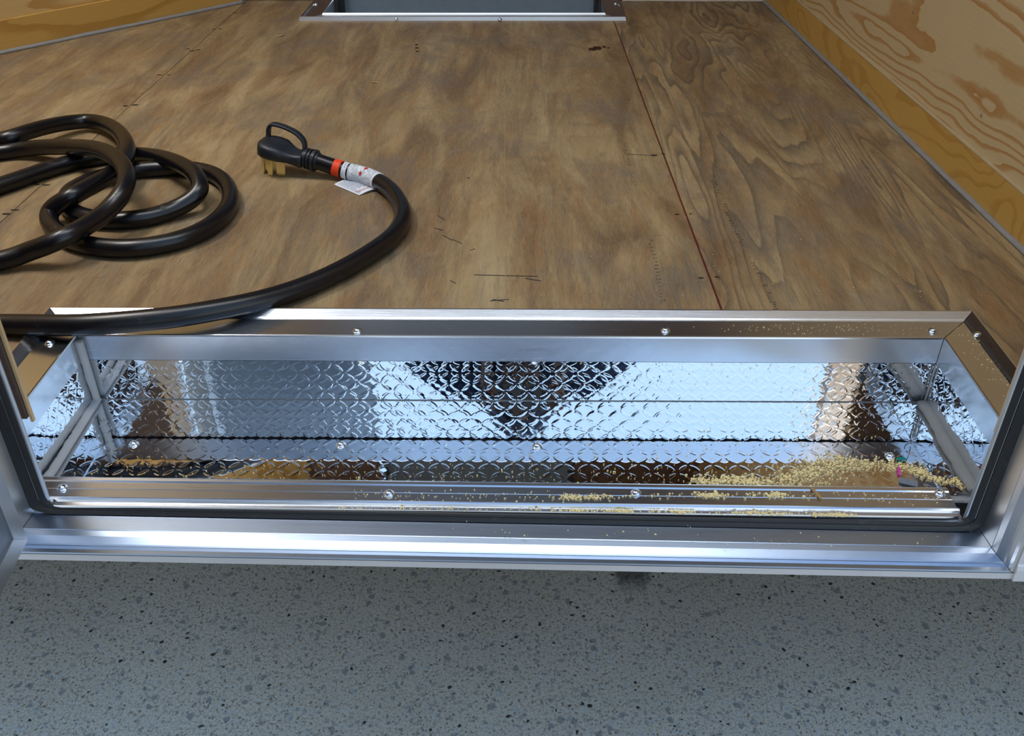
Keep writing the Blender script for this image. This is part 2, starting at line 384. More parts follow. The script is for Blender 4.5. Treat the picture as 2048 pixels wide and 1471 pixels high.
# far wall with its door opening
FD0, FD1 = -.478, .172
def fy(x): return 2.375+.028*(x+.7)/1.28 if False else 2.388+.016*(x)
g = G()
for x0, x1, z0, z1 in ((-.74, FD0, 0, TOP), (FD1, .60, 0, TOP), (FD0, FD1, 1.78, TOP)):
    g.prism([(x0, fy(x0)), (x1, fy(x1)), (x1, fy(x1)+.02), (x0, fy(x0)+.02)], z0, z1)
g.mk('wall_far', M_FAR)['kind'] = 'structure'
bead('trim_3', (FD1+.055, fy(.2)-.003, .003), (wr(2.39), fy(.57)-.003, .003), .008, simple('pale_sealant', (.55, .50, .42), .6, .3), seed=8)
bead('trim_4', (-.69, fy(-.69)-.003, .003), (FD0-.045, fy(-.5)-.003, .003), .006, simple('pale_sealant_2', (.42, .36, .28), .6, .3), seed=9)
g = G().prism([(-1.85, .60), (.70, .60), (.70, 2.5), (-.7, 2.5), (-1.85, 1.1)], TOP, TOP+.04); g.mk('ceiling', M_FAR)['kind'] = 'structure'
# near wall: inner plywood lining and outer skin round the doorway
JL, JR, ZH = -.445, .407, 1.72
g = G()
for x0, x1, z0, z1 in ((-1.75, XL+.012, .0, TOP), (XR-.004, .64, .0, TOP), (XL, XR, ZH+.02, TOP)):
    g.box(x0, x1, .683, .690, z0 if z0 else .012 if False else 0.0, z1)
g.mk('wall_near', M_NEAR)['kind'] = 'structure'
wallp = bpy.data.objects['wall_near']
# pale ply edge strips beside the jambs
G().box(XR-.0065, XR-.0040, .6865, .6905, -.006, ZH+.01).mk('trim_5', M_PLYEDGE)['kind'] = 'structure'
G().box(XL+.0125, XL+.015, .6865, .6905, -.006, ZH+.01).mk('trim_6', M_PLYEDGE)['kind'] = 'structure'
M_SKIN = simple('white_trailer_skin', (.62, .63, .64), .35, .5)
g = G()
for x0, x1, z0, z1 in ((-2.6, JL-.037, -.09, TOP+.06), (JR+.040, 2.6, -.09, TOP+.06), (JL-.037, JR+.04, ZH+.04, TOP+.06)):
    g.box(x0, x1, .605, .609, z0, z1)
g.mk('wall_outer', M_SKIN)['kind'] = 'structure'
G().prism([(-2.2, .66), (2.2, .66), (2.2, 2.42), (-.7, 2.42), (-2.2, .95)], -.14, -.105).mk('trim_7', simple('underbody_steel', (.03, .03, .03), .6, .3))['kind'] = 'structure'

# fill lamps added on the ceiling to brighten the dim interior
kk = NT('fill_diffuser'); kk.P(Base_Color=(.9, .88, .82)); kk.b.inputs['Emission Color'].default_value = (.95, .97, 1, 1); kk.b.inputs['Emission Strength'].default_value = .6
HOUS = simple('fill_lamp_housing', (.7, .7, .68), .5)
for x, y, hx, hy, lb in ((-.05, .93, .65, .17, 'added white fill lamp on the ceiling just inside the near doorway'), (-1.12, 1.22, .17, .35, 'added short white fill lamp on the ceiling over the left end')):
    lamp = empty('fill_lamp', (x, y, 1.915)); tag(lamp, lb, 'lamp', 'added fill lamps')
    G().box(x-hx-.02, x+hx+.02, y-hy-.02, y+hy+.02, 1.925, 1.949).mk('housing', HOUS, lamp)
    G().box(x-hx, x+hx, y-hy, y+hy, 1.912, 1.925).mk('diffuser', kk.m, lamp)

# ------------------------------------------------------------------ tread plate (real raised lozenges)
def tread(name, u0, u1, v0, v1, place, parent, res=.00055, ph=(0, 0), warp=1.0, seed=0):
    nu = max(2, int((u1-u0)/res)); nv = max(2, int((v1-v0)/res))
    U, V = np.meshgrid(np.linspace(u0, u1, nu), np.linspace(v0, v1, nv))
    P = .0125; a_ = (U+ph[0])/P; b_ = (V+ph[1])/P
    i = np.round(a_); j = np.round(b_); du = (a_-i)*P; dv = (b_-j)*P
    s = np.where((i+j) % 2 == 0, 1.0, -1.0)
    al = (du+s*dv)*.7071; ac = (-s*du+dv)*.7071
    q = (al/.0074)**2 + (ac/.0019)**2
    q = (np.abs(al)/.0064)**1.6 + (np.abs(ac)/.0019)**1.6
    t_ = np.clip((1.10-q)/.38, 0, 1); H = .000095*t_*t_*(3-2*t_)
    H += .00003*np.cos(2*PI*a_)*np.cos(2*PI*b_)*.22
    rs = np.random.RandomState(seed)
    for _ in range(10):
        kx, ky = rs.uniform(-70, 70, 2); H += warp*.000011*np.sin(U*kx+V*ky+rs.uniform(0, 6))
    for _ in range(14):
        kx, ky = rs.uniform(-260, 260, 2); H += warp*.0000014*np.sin(U*kx+V*ky+rs.uniform(0, 6))
    pts = place(U, V, H).reshape(-1, 3)
    idx = np.arange(nu*nv).reshape(nv, nu)
    F = np.stack([idx[:-1, :-1], idx[:-1, 1:], idx[1:, 1:], idx[1:, :-1]], -1).reshape(-1, 4)
    me = bpy.data.meshes.new(name); me.vertices.add(len(pts)); me.vertices.foreach_set('co', pts.ravel())
    me.loops.add(F.size); me.loops.foreach_set('vertex_index', F.ravel().astype(np.int32))
    me.polygons.add(len(F)); me.polygons.foreach_set('loop_start', np.arange(0, F.size, 4, dtype=np.int32))
    me.polygons.foreach_set('loop_total', np.full(len(F), 4, dtype=np.int32))
    me.update(calc_edges=True); me.validate()
    me.polygons.foreach_set('use_smooth', np.ones(len(me.polygons), dtype=bool)); me.materials.append(M_TREAD)
    o = bpy.data.objects.new(name, me); link(o, parent); return o
well = empty('step_well', (0, 0, 0)); tag(well, 'recessed entry step lined with shiny diamond plate inside the doorway', 'step')
def pf(U, V, H):   # V 0..1 from front to back
    yf = .6880+.0072*(U+.016); yr = .8360+.0136*(U+.016)
    return np.stack([U, yf+(V/.1465)*(yr-yf), ZB+H], -1)
tread('floor_plate', XL-.001, XR+.001, 0, .1465, pf, well, ph=(.003, .004), seed=1)
def pr(U, V, H): return np.stack([U, .8325+.0136*(U+.016)+.0028-H, V], -1)
tread('back_plate', XL-.001, XR+.001, ZB, -.024, pr, well, ph=(.001, .002), seed=2, warp=1.3)
def pl(U, V, H): return np.stack([XL-.0010+H, U, V], -1)
def prr(U, V, H): return np.stack([XR+.0010-H, U, V], -1)
tread('side_plate', .686, YR(XL)+.001, ZB, -.024, pl, well, seed=3, warp=2.4, ph=(.005, 0))
tread('side_plate', .686, YR(XR)+.001, ZB, -.024, prr, well, seed=4, warp=2.4, ph=(.001, .003))
# closed pan under the plates
G().box(XL-.006, XR+.006, .684, .850, ZB-.006, ZB-.003).mk('pan', M_FACE, well)

G().loft([[(x, YR(x)+.0018, ZB), (x, YR(x)+.0026, ZB), (x, YR(x)+.0026, ZB+.0009), (x, YR(x)+.0022, ZB+.0007)] for x in (XL, XR)]).mk('corner_seam', M_CAULKD, well)
G().loft([[(x, YR(x)+.0004, -.0291), (x, YR(x)+.0034, -.0291), (x, YR(x)+.0034, -.0286), (x, YR(x)+.0004, -.0286)] for x in (XL+.004, XR-.004)]).mk('gap_shade_strip', M_DARK, well)  # near-black strip paints the shade on the trim's underside
G().loft([[(x, YR(x)+.0022, -.0304), (x, YR(x)+.0034, -.0304), (x, YR(x)+.0034, -.0288), (x, YR(x)+.0022, -.0288)] for x in (XL+.004, XR-.004)]).mk('gap_shade_strip', M_DARK, well)  # second near-black strip, painted shade below the trim
# angle trim round the well: cross-section offset (away from the opening), height
prof = [(.002, -.0285), (0.0, -.0285), (0.0, .0010), (.0006, .0026), (.0020, .0030), (.0330, .0030), (.0345, .0036), (.0362, .0045), (.0462, .0086), (.0480, .0086), (.0486, .0074), (.0486, 0.0)]
YE = .6915
def corner(side, o, z):
    x = XL-o if side < 0 else XR+o
    return (x, YR(x)+o, z)
rb = [[corner(-1, o_, z) for o_, z in prof], [corner(1, o_, z) for o_, z in prof]]
n = len(prof); mids = []
for t in np.linspace(0, 1, 7): mids.append([tuple(Vector(a).lerp(Vector(b), t)) for a, b in zip(*rb)])
# mitred at both corners; a hair of gap in the mitre
g = G().loft([[(p[0]+.0004, p[1], p[2]) for p in mids[0]]]+mids[1:-1]+[[(p[0]-.0004, p[1], p[2]) for p in mids[-1]]], closed=False); back = g.mk('back_trim', M_ALU, well)
for s in (-1, 1):
    g = G().loft([[((XL-o_) if s < 0 else (XR+o_), YE, z) for o_, z in prof], [(x, y-.0007, z) for x, y, z in rb[0 if s < 0 else 1]]], closed=False)
    g.mk('side_trim', M_ALUY, well)

# sill plate that closes the well towards the door frame (loft of a cross-section along x)
def along(pts, x0, x1, yk=FS, n=6):
    return [[(x, y+yk(x), z) for y, z in pts] for x in np.linspace(x0, x1, n)]
sill = [(.692, -.0815), (.6905, -.0765), (.6885, -.0735), (.6860, -.0722), (.6825, -.0725), (.6812, -.0736), (.6720, -.0738), (.6716, -.0742), (.6710, -.0738), (.6600, -.0738), (.6588, -.0733), (.6580, -.0718), (.6560, -.0713), (.6545, -.0722), (.6535, -.0745), (.6515, -.0748), (.6505, -.0742), (.6488, -.0744), (.6480, -.0765), (.6470, -.083)]
G().loft(along(sill, XL+.006, .407, lambda x: .001*x), closed=False).mk('sill_plate', M_ALU, well)
# sealant
def R3(*a): return Vector(a)
cl = [at(152, 676, -.001), at(182, 760, -.055), at(200, 803, -.080)]
bead('sealant_bead', (XL+.003, YR(XL)-.004, -.002), (XL+.003, YR(XL)-.004, -.080), .0047, M_CAULK, well, seed=11, n=30, up=Vector((1, 0, 0)), flat=.9)
bead('sealant_bead', (XL+.003, YR(XL)-.002, -.079), (XL+.006, .690, -.0785), .0050, M_CAULK, well, seed=12, n=50)
bead('sealant_bead', (XR-.003, YR(XR)-.002, -.079), (XR-.004, .690, -.0785), .0070, M_CAULKR, well, seed=13, n=50, flat=.5)
bead('sealant_bead', (XR-.0005, YR(XR)-.001, -.030), (XR-.0005, YR(XR)-.001, -.080), .0012, M_CAULK, well, seed=14, n=30, up=Vector((1, 0, 0)), flat=.9)
# screws
def screw_mesh():
    g = G(); rings = []
    for r, z in ((.0052, 0), (.0052, .0007), (.0047, .0010), (.0043, .0011), (.0041, .0019), (.0032, .0029), (.0018, .0035), (.0004, .0037)):
        rings.append([(r*math.cos(a), r*math.sin(a), z) for a in np.linspace(0, 2*PI, 21)[:-1]])
    return g.loft(rings)
sc0 = screw_mesh().mk('screw', M_SCREW, well, smooth=True)
spots = [at(715, 662, .003), at(1331, 661, .003), at(1866, 662, .003), at(1955, 670, .003), at(99, 686, .003),
         at(268, 888, ZB), at(682, 889, ZB), at(1075, 892, ZB), at(1780, 912, ZB),
         at(125, 976, -.0738), at(778, 987, -.0738), at(1272, 986, -.0738), at(1880, 986, -.0738)]
for i, p_ in enumerate(spots):
    s_ = sc0 if i == 0 else sc0.copy()
    if i: link(s_, well)
    s_.location = p_; s_.rotation_euler.z = i*.7

# ------------------------------------------------------------------ door frame
fr = empty('door_frame', (0, 0, 0)); tag(fr, 'ridged aluminium door frame with black gasket round the trailer doorway', 'door frame')
ZI = -.0730
# (offset outward from the opening, y)
FP = [(.0155, .6450), (.0165, .6400), (.0185, .6240), (.0190, .6232), (.0182, .6224), (.0200, .6165), (.0240, .6090), (.0250, .6075), (.0242, .6062), (.0262, .6035), (.0262, .5990), (.0285, .5985), (.0300, .5992), (.0420, .5995), (.0420, .6100)]
def fpt(kind, o_, y, x=None, z=None):
    if kind == 'B': return
HX = ZH
cL = [(JL-o_, y+FS(JL), ZI-o_*.62) for o_, y in FP]; cR = [(JR+o_, y+FS(JR), ZI-o_*.62) for o_, y in FP]
tL = [(JL-o_, y+FS(JL), HX+o_) for o_, y in FP]; tR = [(JR+o_, y+FS(JR), HX+o_) for o_, y in FP]
def lofts(a, b, name, mat, n=8, eps=0):
    rings = [[tuple(Vector(p).lerp(Vector(q), t)) for p, q in zip(a, b)] for t in np.linspace(0, 1, n)]
    return G().loft(rings, closed=False).mk(name, mat, fr)
sh = lambda P_, dx, dz: [(x+dx, y, z+dz) for x, y, z in P_]
lofts(sh(cL, .0004, 0), sh(cR, -.0004, 0), 'bottom_rail', metal('matt_rail_aluminium', (.40, .49, .64), .33, amt=.08))
lofts([(x, y-.0007, z) for x, y, z in cL[11:14]], [(x, y-.0007, z) for x, y, z in cR[11:14]], 'outer_face', M_WHITEALU)
lofts(sh(cR, 0, .0004), tR, 'jamb', M_ALUZ); lofts(sh(cL, 0, .0004), tL, 'jamb', M_ALUZ)
lofts(tL, tR, 'head_rail', M_ALU)
# inner lips of the jambs, between the plywood lining and the gasket
LP = [(.014, .690), (.0315, .684), (.030, .683), (.004, .6560), (0.0, .6500), (-.0012, .6480), (0.0, .6462), (.010, .6440)]
for s, J in ((-1, JL), (1, JR)):
    a = [(J+s*max(o_, -.0012)*(.9), y+FS(J), ZI-.012) for o_, y in LP[1:]]; b = [(x, y, HX) for x, y, z in a]
    lofts(a, b, 'inner_lip', M_ALUZ)
# gasket
GP = [(.0008, .6468), (.0016, .6452), (.0040, .6440), (.0070, .6436), (.0076, .6446), (.0082, .6434), (.0120, .6424), (.0150, .6410), (.0166, .6408), (.0166, .6440)]
def gas(s, o_, y, z):
    J = JL if s < 0 else JR
    return (J+s*o_, y+FS(J), z)
gz = lambda o_: ZI-.0022-o_*.42
# one piece up the left jamb, along the bottom, up the right jamb
path = [[gas(-1, o_, y, HX+o_) for o_, y in GP], [gas(-1, o_, y, -.04) for o_, y in GP]]
for k_ in range(0, 5):
    t = k_/4*PI/2
    path.append([gas(-1, o_*(math.cos(t)) - .008*(1-math.cos(t))*1.2, y, gz(o_) + (1-math.sin(t))*.010) if k_ < 4 else gas(-1, -.012, y, gz(o_)) for o_, y in GP])
path.append([gas(1, -.012, y, gz(o_)) for o_, y in GP])
for k_ in range(3, -1, -1):
    t = k_/4*PI/2
    path.append([gas(1, o_*(math.cos(t)) - .008*(1-math.cos(t))*1.2, y, gz(o_) + (1-math.sin(t))*.010) for o_, y in GP])
path += [[gas(1, o_, y, -.04) for o_, y in GP], [gas(1, o_, y, HX+o_) for o_, y in GP]]
G().loft(path, closed=False).mk('gasket', M_GASK, fr)
# outer side trims beyond the frame
TP = [(.6050, -.050), (.5990, -.0500), (.5980, -.0515), (.5988, -.0560), (.5980, -.0590), (.5980, -.0800), (.5970, -.0815), (.5960, -.0860), (.5960, -.0990), (.6040, -.0995)]
for nm, x0, x1 in (('trim_8', JR+.0300, 2.5), ('trim_9', -2.5, JL-.045)):
    G().loft([[(x, y+FS(JR if x0 > 0 else JL), z) for y, z in TP] for x in (x0, x1)], closed=True).mk(nm, M_WHITEALU)['kind'] = 'structure'

# ------------------------------------------------------------------ open door on the left
HP = Vector((-.438, .594, -.066)); DD = (at(0, 1192, -.066)-HP); DD.z = 0; DD.normalize(); DN = Vector((-DD.y, DD.x, 0))
if DN.x < 0: DN = -DN
door = empty('door_1', HP); strut(door, 'open trailer door with grey inner panel and aluminium edge')
DWD, DHT, FWD = .86, 1.78, .019
def dp(u, w, z): return HP+DD*u+DN*w+Vector((0, 0, z))
M_DPAN = simple('grey_door_panel', (.125, .160, .205), .38, .5)
M_DFR = metal('door_edge_aluminium', (.60, .62, .63), .42, (30, 30, 30), .08, .03)
def dbox(g, u0, u1, w0, w1, z0, z1):
    v = [dp(u, w, z) for z in (z0, z1) for u, w in ((u0, w0), (u1, w0), (u1, w1), (u0, w1))]
    return g.add(v, [(0, 3, 2, 1), (4, 5, 6, 7), (0, 1, 5, 4), (1, 2, 6, 5), (2, 3, 7, 6), (3, 0, 4, 7)])
dbox(G(), .004, DWD-.004, -.028, -.002, .004, DHT-.004).mk('door_panel', M_DPAN, door)
def dframe(u0, u1, z0, z1, i0, i1, nm, hor):
    g = G(); a, b = (FWD, FWD) if hor else (FWD, FWD)
    if hor:   # bottom or top
        zi = z0+FWD if hor == 1 else z1-FWD; zo = z0 if hor == 1 else z1
        q = [(u0, zo), (u1, zo), (u1-FWD, zi), (u0+FWD, zi)]
    g.add([dp(u, 0, z) for u, z in q]+[dp(u, -.03, z) for u, z in q], [(0, 1, 2, 3), (7, 6, 5, 4), (0, 4, 5, 1), (1, 5, 6, 2), (2, 6, 7, 3), (3, 7, 4, 0)])
    g.mk(nm, M_DFR, door)
def dq(q, nm):
    G().add([dp(u, 0, z) for u, z in q]+[dp(u, -.03, z) for u, z in q], [(0, 1, 2, 3), (7, 6, 5, 4), (0, 4, 5, 1), (1, 5, 6, 2), (2, 6, 7, 3), (3, 7, 4, 0)]).mk(nm, M_DFR, door)
F2 = FWD; W_, H_ = DWD, DHT
dq([(0, 0), (W_, 0), (W_-F2, F2), (F2, F2)], 'door_rail'); dq([(0, H_), (W_, H_), (W_-F2, H_-F2), (F2, H_-F2)], 'door_rail')
dq([(0, .0003), (F2, F2+.0003), (F2, H_-F2), (0, H_)], 'door_stile'); dq([(W_, .0003), (W_-F2, F2+.0003), (W_-F2, H_-F2), (W_, H_)], 'door_stile')

# ------------------------------------------------------------------ far step well and door
fwell = empty('far_step_well', (-.15, 2.2, 0)); tag(fwell, 'aluminium-edged step recess at the far side of the trailer floor', 'step')
FX0, FX1, FYF = -.470, .173, 2.235
def cfar(s, o_, z):
    x = FX0-o_ if s < 0 else FX1+o_
    return (x, FYF+.027*(x+.15)*1.0-o_, z)
proff = [(.002, -.0285), (0, -.0285), (0, .0040), (.0010, .0062), (.0026, .0066), (.0046, .0030), (.0400, .0030), (.0415, .0075), (.0440, .0085), (.0462, .0078), (.0482, .0), (.0480, -.001)]
rr_ = [[cfar(-1, o_, z) for o_, z in proff], [cfar(1, o_, z) for o_, z in proff]]
G().loft(rr_, closed=False).mk('front_trim', M_FACE, fwell)
for s in (-1, 1):
    G().loft([[((FX0-o_) if s < 0 else (FX1+o_), 2.392 if s > 0 else 2.378, z) for o_, z in proff], [(x, y+.0007, z) for x, y, z in rr_[0 if s < 0 else 1]]], closed=False).mk('side_trim', M_ALUY, fwell)
g = G(); g.box(FX0-.003, FX1+.003, 2.22, 2.45, ZB-.004, ZB); g.mk('floor_plate', M_ALU, fwell)
G().box(FX0-.004, FX0-.001, 2.235, 2.44, ZB, .0).mk('side_plate', M_ALUZ, fwell); G().box(FX1+.001, FX1+.004, 2.25, 2.44, ZB, .0).mk('side_plate', M_ALUZ, fwell)
for px, py in ((632, 9), (617, 36), (793, 38), (1000, 39), (1231, 8), (1243, 36)):
    s_ = sc0.copy(); link(s_, fwell); s_.location = at(px, py, .003)-Vector((-.15, 2.2, 0))
d2 = empty('door_2', (-.15, 2.44, -.07)); strut(d2, 'closed blue-grey door panel at the far side')
G().box(FX0+.012, FX1-.012, 2.425, 2.450, -.078, 1.76).mk('door_panel', simple('blue_grey_panel', (.18, .235, .29), .45, .5), d2)
G().box(FX0+.001, FX0+.012, 2.400, 2.455, -.078, 1.77).mk('door_stile', M_GASK, d2)
G().box(FX1-.012, FX1-.001, 2.400, 2.455, -.078, 1.77).mk('door_stile', M_GASK, d2)
G().prism([wrp(.69, .0062), wrp(2.42, .0062), wrp(2.42, .0), wrp(.69, .0)], .0581, .0590).mk('trim_10', simple('pale_sanded_edge', (.42, .33, .20), .6, .3))['kind'] = 'structure'
# nail heads in the right wall
sl = -(.042/1.336)
for i, (y, z) in enumerate(((1.544, .171), (1.252, .103), (1.40, .29), (1.80, .33))):
    s_ = sc0.copy(); s_.name = 'nail_head'; link(s_, wall_r); s_.location = (wr(y)-.0002, y, z); s_.rotation_euler = (0, -PI/2, 0); s_.scale = (.55, .55, .3)

# ------------------------------------------------------------------ power cord
ZO = 200
def z1(x, y): return (x/2.942, ZO+y/2.942)
K = []   # (px, py, height of the centre)
def add(pts):
    for p_ in pts: K.append(p_)
R_ = .0118
add([(668, 336, .0165), (690, 341, .0135), (715, 347, R_), (738, 354, R_), (763, 366, R_), (784, 383, R_), (799, 405, R_), (806, 428, R_), (800, 453, R_), (780, 477, R_), (750, 500, R_),
     (710, 525, R_), (665, 549, R_), (615, 571, R_), (560, 590, .0135), (500, 606, .0165), (430, 620, .0195), (360, 632, .0205), (290, 640, .0205), (220, 646, .0200), (150, 650, .0185), (80, 650, .0155), (10, 649, R_), (-70, 648, R_), (-150, 630, R_), (-190, 590, R_), (-160, 556, R_), (-90, 540, R_)])
add([(*z1(a, b), z) for a, b, z in [(-60, 960, R_), (0, 945, .013), (80, 925, .015), (170, 890, .020), (260, 858, .028), (350, 820, .034), (430, 783, .036), (510, 738, .036), (590, 685, .037), (660, 622, .042), (715, 555, .050), (745, 485, .056), (742, 425, .058), (712, 370, .058), (660, 325, .056), (600, 297, .052), (530, 283, .046), (440, 277, .036), (330, 275, .026), (220, 280, .018), (120, 291, .0135), (30, 303, R_), (-120, 322, R_), (-300, 345, R_), (-470, 330, R_), (-540, 280, R_), (-420, 240, R_), (-260, 225, .014), (-120, 232, .018)]])
add([(*z1(a, b), z) for a, b, z in [(-30, 240, .023), (50, 224, .027), (140, 195, .028), (230, 168, .026), (330, 145, .022), (430, 130, .018), (530, 124, .016), (620, 140, .018), (690, 178, .024), (735, 235, .032), (750, 290, .036), (738, 345, .035), (705, 395, .034), (650, 440, .035), (580, 482, .036), (500, 524, .036), (430, 562, .035), (370, 594, .030), (315, 632, .022), (287, 680, .014), (300, 735, R_), (350, 785, R_), (430, 828, R_), (540, 858, R_), (660, 871, R_), (780, 872, R_), (900, 858, R_), (1020, 833, R_), (1130, 796, R_), (1230, 745, R_), (1310, 680, R_), (1355, 605, R_), (1350, 530, R_), (1310, 470, R_), (1240, 430, R_), (1150, 410, R_), (1050, 400, R_), (950, 402, R_), (850, 408, R_), (750, 420, R_), (650, 440, R_), (560, 468, R_), (480, 500, R_), (415, 540, R_), (385, 590, R_), (405, 636, R_), (460, 672, R_), (540, 696, R_), (640, 706, R_), (740, 706, R_), (840, 695, R_), (940, 672, R_), (1040, 635, .014), (1120, 590, .020), (1172, 535, .028), (1172, 480, .034), (1135, 425, .037), (1070, 382, .035), (990, 350, .028), (900, 331, .020), (800, 322, .014), (700, 324, R_), (600, 333, R_), (500, 350, R_), (400, 373, R_), (300, 402, R_), (200, 435, R_), (100, 470, R_), (0, 503, R_), (-120, 540, R_), (-260, 560, R_), (-420, 560, R_)]])
PTS = [at(x, y, z) for x, y, z in K]
def catmull(P_, sub=6):
    o = []
    for i in range(len(P_)-1):
        a = P_[max(0, i-1)]; b = P_[i]; c = P_[i+1]; d = P_[min(len(P_)-1, i+2)]
        for j in range(sub):
            t = j/sub; o.append(.5*((2*b)+(c-a)*t+(2*a-5*b+4*c-d)*t*t+(-a+3*b-3*c+d)*t**3))
    o.append(P_[-1]); return o
def smooth(P_, it):
    for _ in range(it): P_ = [P_[0]]+[(P_[i-1]+2*P_[i]+P_[i+1])/4 for i in range(1, len(P_)-1)]+[P_[-1]]
    return P_
# ------------------------------------------------------------------ plug geometry frame
PB = at(546, 344, 0)                       # ground point below the plug head
uq = at(690, 343, .012)-PB; uq.z = 0; U_ = uq.normalized(); V_ = Vector((-U_.y, U_.x, 0))   # V_ points away from the camera
if V_.y < 0: V_ = -V_
UPZ = Vector((0, 0, 1))
tilt = math.radians(10)                    # head end raised on the prongs, cord end lower
Uax = (U_*math.cos(tilt)-UPZ*math.sin(tilt)).normalized(); Zax = (UPZ*math.cos(tilt)+U_*math.sin(tilt)).normalized()
PC = PB+UPZ*.0350+U_*.0135
def q3(u, v, z):
    if u > .02: u = .02+(u-.02)*.86
    return PC+Uax*u+V_*v+Zax*z
neck = q3(.060, 0, -.001)
PTS = [q3(.052, 0, 0), q3(.064, 0, -.001)]+PTS[1:]
curve = smooth(catmull(PTS, 6), 5)
def tube(path, r, name, mat, parent, seg=20, uv=False, closed=False):
    rings = []; t0 = (path[1]-path[0]).normalized(); nrm = t0.cross(UPZ).normalized()
    for i, p_ in enumerate(path):
        t = (path[min(i+1, len(path)-1)]-path[max(i-1, 0)]).normalized()
        nrm = (nrm-t*nrm.dot(t)).normalized(); b = t.cross(nrm)
        rad = r(i) if callable(r) else r
        rings.append([p_+nrm*(rad*math.cos(a))+b*(rad*math.sin(a)) for a in np.linspace(0, 2*PI, seg+1)[:-1]])
    return G().loft(rings).mk(name, mat, parent, smooth=True)
cord = empty('power_cord', (0, 0, 0)); tag(cord, 'thick black power cord coiled on the plywood floor with a four-prong plug', 'power cord')
RC = .0116
tube(curve, RC, 'cable', M_CORD, cord)
# arc length along the cord for bands and label
AL = [0]
for i in range(1, len(curve)): AL.append(AL[-1]+(curve[i]-curve[i-1]).length)
def cut(s0, s1, n=14):
    o = []
    for s in np.linspace(s0, s1, n):
        i = min(max(1, int(np.searchsorted(AL, s))), len(AL)-1); t = (s-AL[i-1])/max(1e-9, AL[i]-AL[i-1]); o.append(curve[i-1].lerp(curve[i], t))
    return o
def near(px, py, z=.012):
    q = at(px, py, z); k_ = min(range(60), key=lambda i: (curve[i]-q).length)
    best = min(((curve[i-1].lerp(curve[i], t)-q).length, AL[i-1]+t*(AL[i]-AL[i-1])) for i in range(max(1, k_-1), k_+3) for t in np.linspace(0, 1, 11))
    return best[1]
s_or0, s_or1 = near(666, 337, .0165), near(682, 340, .0145)
s_w0, s_w1 = near(688, 341, .013), near(698, 343)
s_l0, s_l1 = near(702, 344), near(757, 363)
M_ORANGE = simple('orange_band', (.85, .06, .012), .5, .4)
tube(cut(s_or0, s_or1, 6), RC+.0006, 'orange_band', M_ORANGE, cord, 28)
M_PAPER = simple('white_label_paper', (.74, .78, .84), .5, .4, noise=80)
tube(cut(s_w0, s_w1, 5), RC+.0006, 'white_band', M_PAPER, cord, 28)
lab = tube(cut(s_l0, s_l1, 22), RC+.0007, 'wrapped_label', M_PAPER, cord, 32)
M_INK = simple('grey_print', (.24, .28, .36), .6, .3); M_REDI = simple('red_print', (.55, .02, .03), .5, .3)
def patch(s, ang, ds, da, g, nseg=4):
    """small printed patch on the wrapped label: at arc length s, angle ang round the cord"""
    P_ = cut(s, s+ds, 3)
    a_, b_ = P_[0], P_[-1]; t = (b_-a_).normalized(); side = t.cross(UPZ).normalized(); up = side.cross(t)
    if side.y > 0: side = -side
    r = RC+.00095; v = []
    for k_ in range(nseg+1):
        an = ang-da/2+da*k_/nseg; d_ = side*(r*math.cos(an))+up*(r*math.sin(an)); v += [a_+d_, b_+d_]
    g.add(v, [(2*k_, 2*k_+1, 2*k_+3, 2*k_+2) for k_ in range(nseg)])
g = G(); rnd = random.Random(3)
s = s_l0+.002
while s < s_l1-.0035:
    an = -.75
    while an < 1.9:
        da = rnd.uniform(.06, .30)
        if rnd.random() < .62: patch(s, an+da/2, .00055, da, g)
        an += da+.07
    s += .0019
g.mk('fine_print', M_INK, cord)
g = G(); mid = (s_l0+s_l1)/2
def diamond(s, ang, hs, ha):
    def pt(ds, da):
        P_ = cut(s+ds, s+ds+.001, 2); t = (P_[1]-P_[0]).normalized(); side = t.cross(UPZ).normalized()
        if side.y > 0: side = -side
        up = side.cross(t); up = up if up.z > 0 else -up
        r = RC+.0013; return P_[0]+side*(r*math.cos(ang+da))+up*(r*math.sin(ang+da))
    g.add([pt(-hs, 0), pt(-hs*.5, -ha*.7), pt(0, -ha), pt(hs*.5, -ha*.7), pt(hs, 0), pt(hs*.5, ha*.7), pt(0, ha), pt(-hs*.5, ha*.7)], [tuple(range(8))])
diamond(mid-.001, .62, .0030, .26); diamond(mid+.002, 1.5, .0030, .26)
g.mk('red_mark', M_REDI, cord)
# flag of the label lying on the floor
fl = [at(500+a/5.658, 220+b/5.658, h_) for a, b, h_ in ((950, 840, .001), (1108, 779, .0035), (1452, 880, .0035), (1235, 962, .001))]
def fq(a, b, dz=0): return fl[0].lerp(fl[3], a).lerp(fl[1].lerp(fl[2], a), b)+Vector((0, 0, dz))
g = G(); n_ = 8
for k_ in range(n_+1):
    b = k_/n_; g.v += [tuple(fq(0, b, .0012*math.sin(b*PI))), tuple(fq(1, b, .0012*math.sin(b*PI)))]
top = len(g.v); g.v += [(x, y, z-.0003) for x, y, z in g.v[:top]]
for k_ in range(n_): g.f += [(2*k_, 2*k_+1, 2*k_+3, 2*k_+2), (top+2*k_, top+2*k_+2, top+2*k_+3, top+2*k_+1)]
g.f += [(0, 2*n_, 2*n_+top, top), (1, top+1, 2*n_+1+top, 2*n_+1), (0, top, top+1, 1)]
flag = g.mk('label_flag', M_PAPER, cord)
g = G()
for r_ in range(9):
    b = .10+.085*r_; a = .07
    while a < .66 if r_ > 1 else a < .9:
        w = rnd.uniform(.02, .09)
        z_ = .0012*math.sin(b*PI)+.0003
        g.add([fq(a, b, z_), fq(a+w, b, z_), fq(a+w, b+.038, z_), fq(a, b+.038, z_)], [(0, 1, 2, 3)]); a += w+.022
